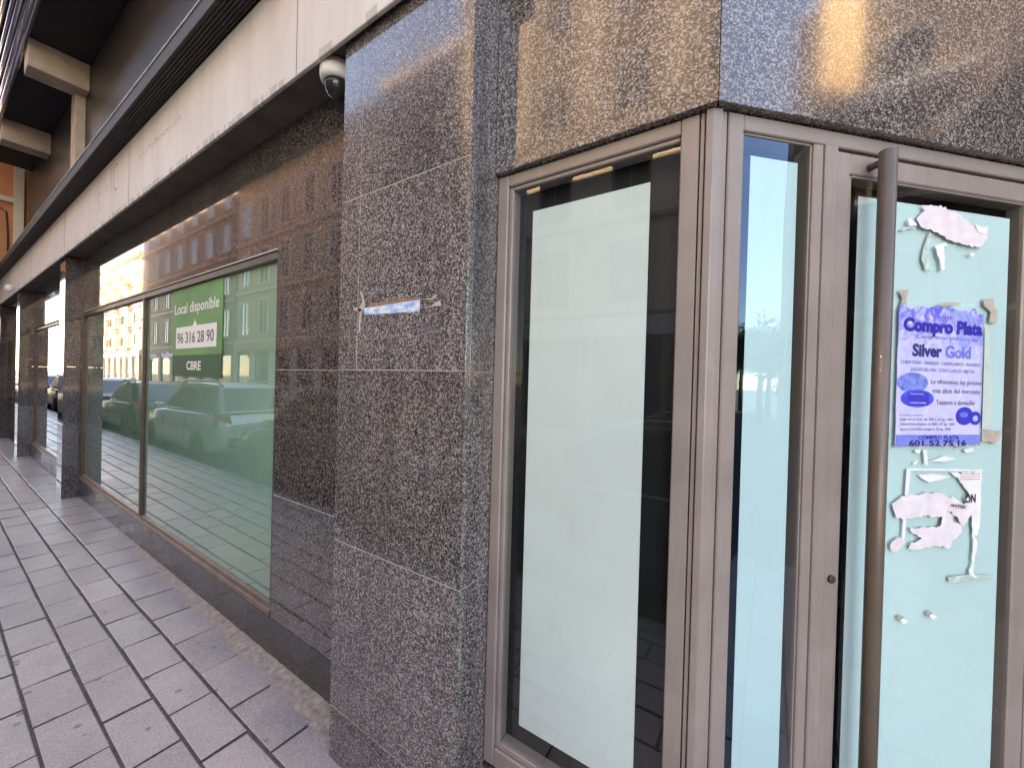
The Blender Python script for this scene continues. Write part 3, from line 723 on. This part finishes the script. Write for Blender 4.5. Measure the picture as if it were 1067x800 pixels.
curl = lambda x, z: .0016 * abs(math.sin(17 * x + 23 * z)) + .0008 * abs(math.sin(61 * x - 47 * z)) + .0005
pink = plain('torn_pink_paper', (.82, .72, .73), .85, var=.10, vs_=26, bmp=.6); white = plain('torn_white_paper', (.82, .80, .79), .8, var=.08, vs_=20); resid = plain('glue_residue', (.50, .60, .54), .7, var=.35, vs_=40)
TP = root('torn_paper', ch(.83, GO, 2.1), 'large torn scrap of pinkish paper peeling near the top of the door glass', 'paper scrap')
b = MB(); outline(b, rag([(0.69, 2.165), (0.706, 2.187), (0.724, 2.196), (0.708, 2.206), (0.745, 2.214), (0.79, 2.215), (0.837, 2.202), (0.875, 2.192), (0.913, 2.172), (0.928, 2.159), (0.918, 2.178), (0.952, 2.169), (0.978, 2.173), (0.983, 2.151), (0.968, 2.124), (0.945, 2.104), (0.897, 2.108), (0.841, 2.114), (0.804, 2.125), (0.767, 2.136), (0.74, 2.14), (0.704, 2.146)]), DF, .0006, curl)
b.build('sheet', pink, TP)
scraps('white_scrap', white, TP, DF, [[(0.652, 2.164), (0.668, 2.166), (0.691, 2.148), (0.66, 2.142)], [(0.76, 2.09), (0.786, 2.106), (0.828, 2.101), (0.796, 2.094), (0.806, 2.029), (0.792, 2.022), (0.784, 2.054), (0.769, 2.081)], [(0.903, 2.085), (0.922, 2.088), (0.918, 2.076), (0.908, 2.076)], [(.918, 2.178), (.952, 2.169), (.978, 2.173), (.96, 2.150), (.935, 2.152)]], .0009, lambda x, z: .003)
scraps('glue_residue', resid, TP, DF, [[(0.745, 2.133), (0.732, 2.111), (0.72, 2.076), (0.719, 2.049), (0.732, 2.022), (0.754, 2.017), (0.744, 2.044), (0.738, 2.085), (0.754, 2.127)], [(0.63, 2.132), (0.66, 2.142), (.70, 2.140), (.66, 2.136), (.64, 2.126)]], .0005)

TB = root('torn_bill', ch(.83, GO, 1.2), 'shredded white and pink remains of a notice under the blue poster', 'notice')
scraps('frame_paper', white, TB, DF, [[(0.687, 1.423), (0.995, 1.413), (0.996, 1.407), (0.687, 1.416)], [(0.687, 1.4155), (0.702, 1.4155), (0.687, 1.2), (0.677, 1.202)],
          [(0.862, 1.4055), (0.993, 1.4055), (0.992, 1.269), (0.987, 1.213), (0.971, 1.202), (0.983, 1.182), (0.975, 1.118), (0.971, 1.091), (0.986, 1.07), (0.967, 1.075), (0.95, 1.092), (0.965, 1.119), (0.963, 1.199), (0.956, 1.255), (0.941, 1.291), (0.923, 1.319), (0.944, 1.334), (0.916, 1.363), (0.894, 1.387), (0.868, 1.403)],
          [(0.732, 1.402), (0.786, 1.404), (0.863, 1.395), (0.838, 1.388), (0.777, 1.378), (0.747, 1.39)]], .0006)
scraps('torn_layer', pink, TB, DF, [[(0.634, 1.321), (0.671, 1.339), (0.769, 1.347), (0.819, 1.346), (0.871, 1.327), (0.924, 1.307), (0.978, 1.277), (0.947, 1.275), (0.922, 1.236), (0.895, 1.265), (0.852, 1.29), (0.833, 1.268), (0.762, 1.278), (0.703, 1.269), (0.65, 1.275), (0.639, 1.298)],
          [(0.703, 1.239), (0.744, 1.245), (0.789, 1.239), (0.824, 1.245), (0.842, 1.283), (0.873, 1.282), (0.874, 1.258), (0.911, 1.241), (0.913, 1.217), (0.877, 1.195), (0.868, 1.176), (0.806, 1.18), (0.742, 1.176), (0.697, 1.182), (0.716, 1.2), (0.76, 1.206), (0.74, 1.218), (0.71, 1.231)],
          [(0.634, 1.201), (0.667, 1.218), (0.687, 1.198), (0.654, 1.171), (0.633, 1.179)]], .0008, curl)
scraps('paper_flake', white, TB, DF, [[(0.748, 1.478), (0.763, 1.478), (0.77, 1.432), (0.755, 1.433)], [(0.779, 1.443), (0.834, 1.458), (0.881, 1.449), (0.835, 1.44)], [(0.711, 1.436), (0.73, 1.447), (0.72, 1.432)], [(0.714, 1.478), (0.738, 1.479), (0.736, 1.467), (0.719, 1.47)], [(0.911, 1.477), (0.947, 1.484), (0.958, 1.472), (0.922, 1.467)]], .0008)
b = MB(); add_bm(b.bm, text_mesh('ON', .044, .027, .03), lambda p: DF(.924 + p.x, 1.311 + p.y, .0016))
add_bm(b.bm, text_mesh('INTER', .062, .010, .02), lambda p: DF(.858 + p.x, 1.303 + p.y - p.x * .15, .0075)); 
b.build('lettering', plain('ink_black', (.02, .02, .02), .5), TB)
b = MB()
for z in (1.400, 1.392, 1.384): b.bm.faces.new([b.bm.verts.new(DF(x, zz, .0013)) for x, zz in ((.90, z - .0012), (.985, z - .0012), (.985, z + .0012), (.90, z + .0012))])
b.build('red_print', plain('ink_red', (.55, .25, .22), .6), TB)
b = MB(); outline(b, [(0.867, 1.083), (0.956, 1.084), (1.052, 1.074), (1.052, 1.063), (0.978, 1.067), (0.873, 1.064)], DF, .0004)
b.build('glue_residue', resid, TB)
def stub(L_, z_, label):
    r = root('adhesive_stub', DF(L_, z_, 0), label, 'adhesive scrap', 'adhesive stubs on the door glass')
    b = MB(); outline(b, [(L_ - .016, z_ + .008), (L_ - .004, z_ + .013), (L_ + .012, z_ + .009), (L_ + .006, z_ + .002), (L_ - .012, z_ + .001)], DF, .0008); b.build('glue_residue', plain('stub_glue', (.40, .38, .30), .6), r)
    b = MB(); outline(b, [(L_ - .010, z_ + .004), (L_ + .004, z_ + .006), (L_ + .020, z_ - .002), (L_ + .012, z_ - .009), (L_ - .004, z_ - .007)], DF, .003, lambda x, z: .004); b.build('paper_flake', white, r)
stub(.684, .967, 'small white adhesive stub nearer the brown handle, below the torn notice')
stub(.797, .970, 'small white adhesive stub farther from the brown handle, below the torn notice')

# ------------------------------------------------------------------ street across the road (seen in the polished stone and glass)
def block(name, label, x0, x1, h, wall, trim, nfl, bays, y=-10.5, balc=True, ground=None, sill=.9, gh=4.0, depth=10):
    r = root(name, ((x0 + x1) / 2, y, 0), label, 'building', 'houses across the street')
    wo = MB().box(x0, x1, y - depth, y, 0, h).build('wall', wall, r)
    fh = (h - gh - .6) / nfl; bw = (x1 - x0) / bays
    for f in range(nfl):
        for k in range(bays):
            cx_ = x0 + bw * (k + .5); z0 = gh + f * fh + .35; ww = min(1.3, bw * .5) / 2; hh = fh - 1.0
            fr = MB(); ring(fr, cx_ - ww, cx_ + ww, z0, z0 + hh, .09, .09, .09, .09, y + .005, y + .09, .0); fr.box(cx_ - .03, cx_ + .03, y + .031, y + .07, z0 + .0901, z0 + hh - .0901)
            fo_ = fr.build('window', trim, r)
            MB().box(cx_ - ww + .0901, cx_ + ww - .0901, y + .004, y + .03, z0 + .0901, z0 + hh - .0901).build('pane', M['winglass'], fo_)
            if balc and (k % 2 == 0):
                bo_ = MB().box(cx_ - bw * .46, cx_ + bw * .46, y + .002, y + .75, z0 - .22, z0 - .06).build('balcony', trim, r)
                rb = MB()
                for q in range(int(bw * .9 / .14)): rb.box(cx_ - bw * .45 + q * .14, cx_ - bw * .45 + q * .14 + .02, y + .70, y + .72, z0 - .06, z0 + .85)
                rb.box(cx_ - bw * .46, cx_ + bw * .46, y + .69, y + .73, z0 + .85, z0 + .89)
                rb.build('railing', M['gutter'], bo_)
        MB().box(x0, x1, y + .002, y + .12, gh + f * fh - .12, gh + f * fh + .02).build('floor_band', trim, r)
    for k in range(bays + 1): MB().box(x0 + bw * k - .28 + (.28 if k == 0 else 0), x0 + bw * k + .28 - (.28 if k == bays else 0), y + .003, y + .16, 0, gh - .751).build('ground_pier', trim, r)
    for k in range(bays): MB().box(x0 + bw * k + .281, x0 + bw * (k + 1) - .281, y + .004, y + .02, .4, gh - 1.0).build('shop_window', M['winglass'], r)
    MB().box(x0, x1, y + .003, y + .22, gh - .75, gh - .13).build('shop_fascia', ground or trim, r)
    MB().box(x0 - .05, x1 + .05, y - depth, y + .35, h, h + .35).build('cornice', trim, r)
    return r
brown = plain('brown_brick', (.17, .122, .09), .9, var=.15, vs_=2); pale = plain('pale_render', (.60, .52, .38), .9, var=.08); whit = plain('white_render', (.80, .78, .74), .9, var=.05); tan = plain('tan_stone', (.50, .42, .31), .9, var=.12, vs_=2); greyb = plain('grey_render', (.26, .215, .18), .9, var=.1); orang = plain('ochre_brick', (.115, .088, .072), .9, var=.15, vs_=2)
block('apartment_house', 'ochre brick block with pale vertical bands across the street, mirrored above the corner window', -11.0, 3.0, 17, orang, plain('dull_trim', (.30, .25, .19), .9), 4, 5, ground=whit, balc=False)
block('sky_tinted_house', 'house across the street, its blue grey standing for sky mirrored in the granite corner pier', -16.2, -11.2, 15.5, plain('sky_tinted_render', (.17, .18, .235), .9), greyb, 3, 3, ground=whit, balc=False)  # wall colour stands in for muted blue sky reflected in the pier
block('apartment_house', 'cream stone house with tall window bays mirrored beside the letting sign', -33, -16.4, 15, pale, whit, 3, 6, ground=pale, balc=False)
block('apartment_house', 'grey brown block with pale floor bands mirrored in the middle of the display window', -56, -33.2, 17.5, greyb, pale, 4, 7, ground=greyb, balc=False)
block('apartment_house', 'sunlit white block mirrored at the far end of the display window', -76, -56.2, 14.0, plain('lit_white_render', (.40, .385, .36), .9, var=.08), pale, 4, 8, ground=pale)
for q_ in range(6):
    xq = -11.0 + 2.8 * q_; MB().box(max(xq - .42, -10.99), min(xq + .42, 2.99), -10.497, -10.30, 10.4, 16.9).build('wall_strip', plain('strip_render', (.19, .155, .12), .9), bpy.data.objects['apartment_house'])
MB().box(-10.99, 2.99, -10.4995, -10.4964, 4.03, 9.2).build('lower_wall', plain('cream_storey', (.80, .70, .52), .9, var=.06), bpy.data.objects['apartment_house'])
# next block along the street, beyond the crossing
N_ = root('corner_block', (20, 8, 0), 'brown block beyond the crossing mirrored in the granite over the door', 'building')
MB().box(14, 30, 1.7, 26, 0, 13.4).build('wall', brown, N_)
MB().prism([(13.2, 2.2), (13.999, 2.2), (13.999, 3.27)], 10.5, 13.4).build('sun_catch_wedge', plain('yellow_render', (.62, .46, .25), .9), N_)  # yellow wedge added, angled to catch the sun as a bright panel
for f in range(4):
    for k in range(6):
        y_ = 4.2 + k * 3.4; z_ = 1.0 + f * 3.1
        fo_ = MB().box(13.93, 14.0, y_ - .7, y_ + .7, z_, z_ + 1.6).build('window', pale, N_)
        MB().box(13.91, 13.9295, y_ - .6, y_ + .6, z_ + .1, z_ + 1.5).build('pane', M['winglass'], fo_)
        MB().box(13.3, 13.999, y_ - 1.3, y_ + 1.3, z_ - .3, z_ - .15).build('balcony', whit, N_)

E_ = root('shade_block', (8, 17, 0), 'unseen pale block added to shade the cross street beside the shop building', 'building')  # unseen block added to keep the sun off the crossing
MB().box(1.3, 13.9, 16, 26, 0, 21).build('wall', tan, E_)
for f in range(6):
    for k in range(4):
        x_ = 3.8 + k * 2.8; z_ = 1.0 + f * 3.2
        fo_ = MB().box(x_ - .6, x_ + .6, 15.93, 15.999, z_, z_ + 1.7).build('window', pale, E_)
        MB().box(x_ - .5, x_ + .5, 15.91, 15.9295, z_ + .1, z_ + 1.6).build('pane', M['winglass'], fo_)
F_ = root('horizon_block', (52, -16, 0), 'unseen brown block added to hide the bright horizon beyond the crossing', 'building')  # unseen block added to keep low bright sky out of the polished posts
MB().box(50, 60, -30, -2.6, -.15, 17).build('wall', brown, F_)
for f in range(5):
    for k in range(7):
        y_ = -28.0 + k * 3.8; z_ = 1.0 + f * 3.2
        fo_ = MB().box(49.93, 50.0, y_ - .7, y_ + .7, z_, z_ + 1.7).build('window', pale, F_)
        MB().box(49.91, 49.9295, y_ - .6, y_ + .6, z_ + .1, z_ + 1.6).build('pane', M['winglass'], fo_)
# trees at the end of the street
leaf = plain('leaf_green', (.055, .085, .03), .7, var=.5, vs_=2); bark = plain('bark', (.10, .075, .055), .9)
def tree(x, y, h, r, seed, label):
    t = root('street_tree', (x, y, -.15), label, 'tree', 'street trees beyond the crossing'); q = random.Random(seed)
    b = MB(); b.tube([(x, y, -.15), (x + .05, y, h * .3), (x - .03, y + .04, h * .62)], [.16, .12, .06], 8)
    for k in range(6):
        a = k * 1.05 + q.random(); b.tube([(x, y, h * (.38 + .03 * k)), (x + r * .5 * math.cos(a), y + r * .5 * math.sin(a), h * (.55 + .05 * k)), (x + r * .8 * math.cos(a), y + r * .8 * math.sin(a), h * (.66 + .05 * k))], [.05, .03, .012], 5)
    b.build('trunk', bark, t)
    c = MB(); cl = [(q.gauss(0, r * .42), q.gauss(0, r * .42), q.gauss(0, r * .35)) for _ in range(46)]
    for k in range(3400):
        cc = cl[k % 46]; p = Vector((x + cc[0] + q.gauss(0, r * .14), y + cc[1] + q.gauss(0, r * .14), h * .72 + cc[2] + q.gauss(0, r * .13)))
        u = Vector((q.gauss(0, 1), q.gauss(0, 1), q.gauss(0, 1))).normalized(); v_ = u.orthogonal().normalized(); s_ = q.uniform(.06, .13)
        c.face([p + u * s_, p + v_ * s_ * .5, p - u * s_, p - v_ * s_ * .5])
    c.build('crown', leaf, t)
tree(19, .9, 4.6, 1.5, 1, 'leafy street tree beyond the crossing, nearest of the three mirrored in the side light')
tree(25, 1.2, 5.4, 1.8, 2, 'leafy street tree beyond the crossing, second of the three mirrored in the side light')
tree(33, -.6, 6.2, 2.3, 3, 'leafy street tree beyond the crossing, farthest of the three mirrored in the side light')

# parked cars along the kerb behind the camera
def paint(name, c): return plain(name, c, .22, .3, .03, 2, .8)
tyre_m = plain('tyre_rubber', (.02, .02, .02), .8); rim_m = plain('alloy', (.45, .45, .46), .3, .9); lampm = plain('lamp_glass', (.75, .78, .8), .1, 0, .03, 1, .9); tailm = plain('tail_lens', (.35, .02, .02), .2); cglass = plain('car_glass', (.015, .018, .02), .04, 0, .05, 1, .9); trimm = plain('black_trim', (.02, .02, .02), .5)
def car(cx_, cy_, L_, Wd, H_, mat, label, suv=0):
    r = root('parked_car', (cx_, cy_, -.15), label, 'car', 'cars parked along the kerb')
    g0 = -.15; hw = Wd / 2; hl = L_ / 2
    def T(p): return Vector((cx_ + p.x, cy_ + p.y, g0 + p.z))
    # stations along the length (front is -X): x, half width, sill z, belt z
    belt = H_ * .62
    st = [(-hl, .62, .38, .62), (-hl + .10, .86, .26, .72), (-hl + .45, .97, .20, belt * .90), (-hl + 1.1, 1.0, .19, belt * .98), (-hl + 1.5, 1.0, .19, belt), (0, 1.0, .19, belt + .01), (hl - .9, 1.0, .19, belt + .03), (hl - .3, .97, .22, belt + .02), (hl - .07, .90, .28, belt - .03), (hl, .72, .40, belt - .18)]
    b = MB(T); rings = []
    for x, k, z0, z1 in st:
        wv = hw * k; m_ = z0 + (z1 - z0) * .55
        sec = [(-wv * .92, z0), (-wv, z0 + .10), (-wv * 1.0, m_), (-wv * .95, z1 - .05), (-wv * .86, z1), (0, z1 + .03), (wv * .86, z1), (wv * .95, z1 - .05), (wv * 1.0, m_), (wv, z0 + .10), (wv * .92, z0)]
        rings.append([b.bm.verts.new((x, y, z)) for y, z in sec])
    for a, c in zip(rings, rings[1:]):
        for k in range(len(a)): f = b.bm.faces.new((a[k], a[(k + 1) % len(a)], c[(k + 1) % len(a)], c[k])); f.smooth = True
    b.bm.faces.new(rings[0]); b.bm.faces.new(list(reversed(rings[-1])))
    # cabin: roof shell with pillars
    xf, xr = -hl + 1.15, hl - (.12 if suv else .35)
    rf0, rf1 = xf + .85, xr - (.35 if suv else .75)
    cab = [(xf, .86, belt), (rf0, .72, H_ - .04), ((rf0 + rf1) / 2, .73, H_), (rf1, .71, H_ - .05), (xr, .82, belt + .02)]
    rr = [[b.bm.verts.new((x, -hw * k, z)), b.bm.verts.new((x, -hw * k * .6, z + .03)), b.bm.verts.new((x, hw * k * .6, z + .03)), b.bm.verts.new((x, hw * k, z))] for x, k, z in cab]
    for a, c in zip(rr, rr[1:]):
        for k in range(3): f = b.bm.faces.new((a[k], a[k + 1], c[k + 1], c[k])); f.smooth = True
    for s in (0, 3):
        lo = [b.bm.verts.new((x, (-1 if s == 0 else 1) * hw * .86, belt)) for x, k, z in cab[1:4]]
        b.bm.faces.new((rr[0][s], rr[1][s], lo[0])); b.bm.faces.new((lo[0], rr[1][s], rr[2][s], lo[1])); b.bm.faces.new((lo[1], rr[2][s], rr[3][s], lo[2])); b.bm.faces.new((lo[2], rr[3][s], rr[4][s]))
    b.build('body', mat, r)
    def quad(name, pts, mt, th=.012):
        q = MB(T); c = [Vector(p) for p in pts]; n = (c[1] - c[0]).cross(c[2] - c[0]).normalized() * th
        a = [q.bm.verts.new(p + n) for p in c]; d = [q.bm.verts.new(p - n * .2) for p in c]; q.bm.faces.new(a); q.bm.faces.new(list(reversed(d)))
        for k in range(len(c)): q.bm.faces.new((a[k], d[k], d[(k + 1) % len(c)], a[(k + 1) % len(c)]))
        return q.build(name, mt, r)
    def lerp(a, c, t): return a + (c - a) * t
    quad('windscreen', [(lerp(xf, rf0, .08), hw * .74, lerp(belt, H_, .11)), (lerp(xf, rf0, .08), -hw * .74, lerp(belt, H_, .11)), (lerp(xf, rf0, .93), -hw * .64, lerp(belt, H_ - .04, .95)), (lerp(xf, rf0, .93), hw * .64, lerp(belt, H_ - .04, .95))], cglass, .035)
    quad('rear_window', [(lerp(xr, rf1, .10), -hw * .72, lerp(belt, H_, .12)), (lerp(xr, rf1, .10), hw * .72, lerp(belt, H_, .12)), (lerp(xr, rf1, .9), hw * .62, lerp(belt, H_ - .05, .92)), (lerp(xr, rf1, .9), -hw * .62, lerp(belt, H_ - .05, .92))], cglass, .035)
    for s in (-1, 1):
        mid = (rf0 + rf1) / 2
        for xa, xb, xc, xd in ((xf + .32, rf0 + .10, mid - .04, mid - .04), (mid + .04, mid + .04, rf1 - .05, xr - .28)):
            pts = [(xa, s * hw * .865, belt + .05), (xb, s * hw * .745, H_ - .10), (xc, s * hw * .75, H_ - .09), (xd, s * hw * .865, belt + .06)]
            quad('side_window', pts if s > 0 else list(reversed(pts)), cglass, -.012 if s > 0 else -.012)
        w_ = MB(T)
        w_.box(xf + .33, xf + .50, s * (hw + .02) - .09, s * (hw + .02) + .09, belt + .0, belt + .13, .03, 2); w_.build('mirror', mat, r)
        quad('headlight', [(-hl + .06, s * hw * .5, .60), (-hl + .32, s * hw * .93, .66), (-hl + .36, s * hw * .93, .78), (-hl + .20, s * hw * .52, .74)] if s < 0 else [(-hl + .20, s * hw * .52, .74), (-hl + .36, s * hw * .93, .78), (-hl + .32, s * hw * .93, .66), (-hl + .06, s * hw * .5, .60)], lampm, .03)
        quad('tail_light', [(hl - .03, s * hw * .62, .80), (hl - .14, s * hw * .95, .78), (hl - .12, s * hw * .94, 1.0), (hl - .05, s * hw * .66, .98)] if s > 0 else [(hl - .05, s * hw * .66, .98), (hl - .12, s * hw * .94, 1.0), (hl - .14, s * hw * .95, .78), (hl - .03, s * hw * .62, .80)], tailm, .03)
        for x in (-hl + .85, hl - .80):
            ty = MB(T); ty.lathe((x, s * (hw - .09), .32), [(.20, -.10), (.31, -.10), (.325, -.07), (.325, .07), (.31, .10), (.20, .10)], 24, 'Y')
            wo = ty.build('wheel', tyre_m, r)
            ri = MB(T); ri.lathe((x, s * (hw - .09) + s * .06, .32), [(.205, -s * .02), (.205, s * .02), (.17, s * .03), (.05, s * .035), (.02, s * .03)], 20, 'Y'); ri.build('rim', rim_m, wo)
    for s in (-1, 1):
        MB(T).tube([(rf0 - .1, s * hw * .70, H_ - .02), (rf0 + .15, s * hw * .70, H_ + .05), (rf1 - .1, s * hw * .69, H_ + .045), (rf1 + .1, s * hw * .68, H_ - .03)], .022, 8).build('roof_highlight', rim_m, r)  # bright tube added to imitate the highlight along the roofline
        MB(T).tube([(xf + .25, s * hw * .885, belt + .025), (0, s * hw * .88, belt + .03), (xr - .15, s * hw * .87, belt + .035)], .014, 6).build('belt_highlight', rim_m, r)  # bright tube added to imitate the highlight along the belt
        for xq in (xf + .55, (rf0 + rf1) / 2 + .0):
            MB(T).box(xq - .006, xq + .006, s * hw * 1.0 - .004, s * hw * 1.0 + .004, .34, belt - .12).build('door_seam', trimm, r)
    MB(T).box(-hl - .02, -hl + .01, -.26, .26, .40, .51, .004).build('number_plate', lampm, r); MB(T).box(hl - .01, hl + .02, -.26, .26, .62, .73, .004).build('number_plate', lampm, r)
    bp_ = MB(T); bp_.box(-hl - .01, -hl + .25, -hw * .60, hw * .60, .30, .52, .04, 2); bp_.box(hl - .25, hl + .01, -hw * .72, hw * .72, .34, .56, .04, 2); bp_.build('bumper', trimm, r)
    return r
cars = [(-1.0, 1.72, 4.1, 1.45, (.04, .05, .07), 'dark blue hatchback parked nearest the entrance, mirrored low in the corner window', 0),
        (-5.9, 1.76, 4.3, 1.55, (.05, .05, .055), 'dark grey car parked at the kerb, second from the entrance', 1),
        (-10.9, 1.78, 4.4, 1.58, (.50, .52, .52), 'silver estate car mirrored below the letting sign', 1),
        (-15.8, 1.74, 4.2, 1.48, (.03, .03, .035), 'black saloon mirrored left of the window mullion', 0),
        (-20.7, 1.76, 4.3, 1.50, (.42, .42, .42), 'light grey hatchback parked fifth along the kerb', 0),
        (-25.7, 1.76, 4.3, 1.52, (.05, .055, .06), 'charcoal estate car parked sixth along the kerb', 1),
        (-30.8, 1.72, 4.2, 1.47, (.5, .5, .5), 'white hatchback parked farthest along the kerb', 0)]
for x, wd, ln, ht, c, lb, sv in cars: car(x, -.68 - wd / 2, ln, wd, ht, paint('car_paint', c), lb, sv)
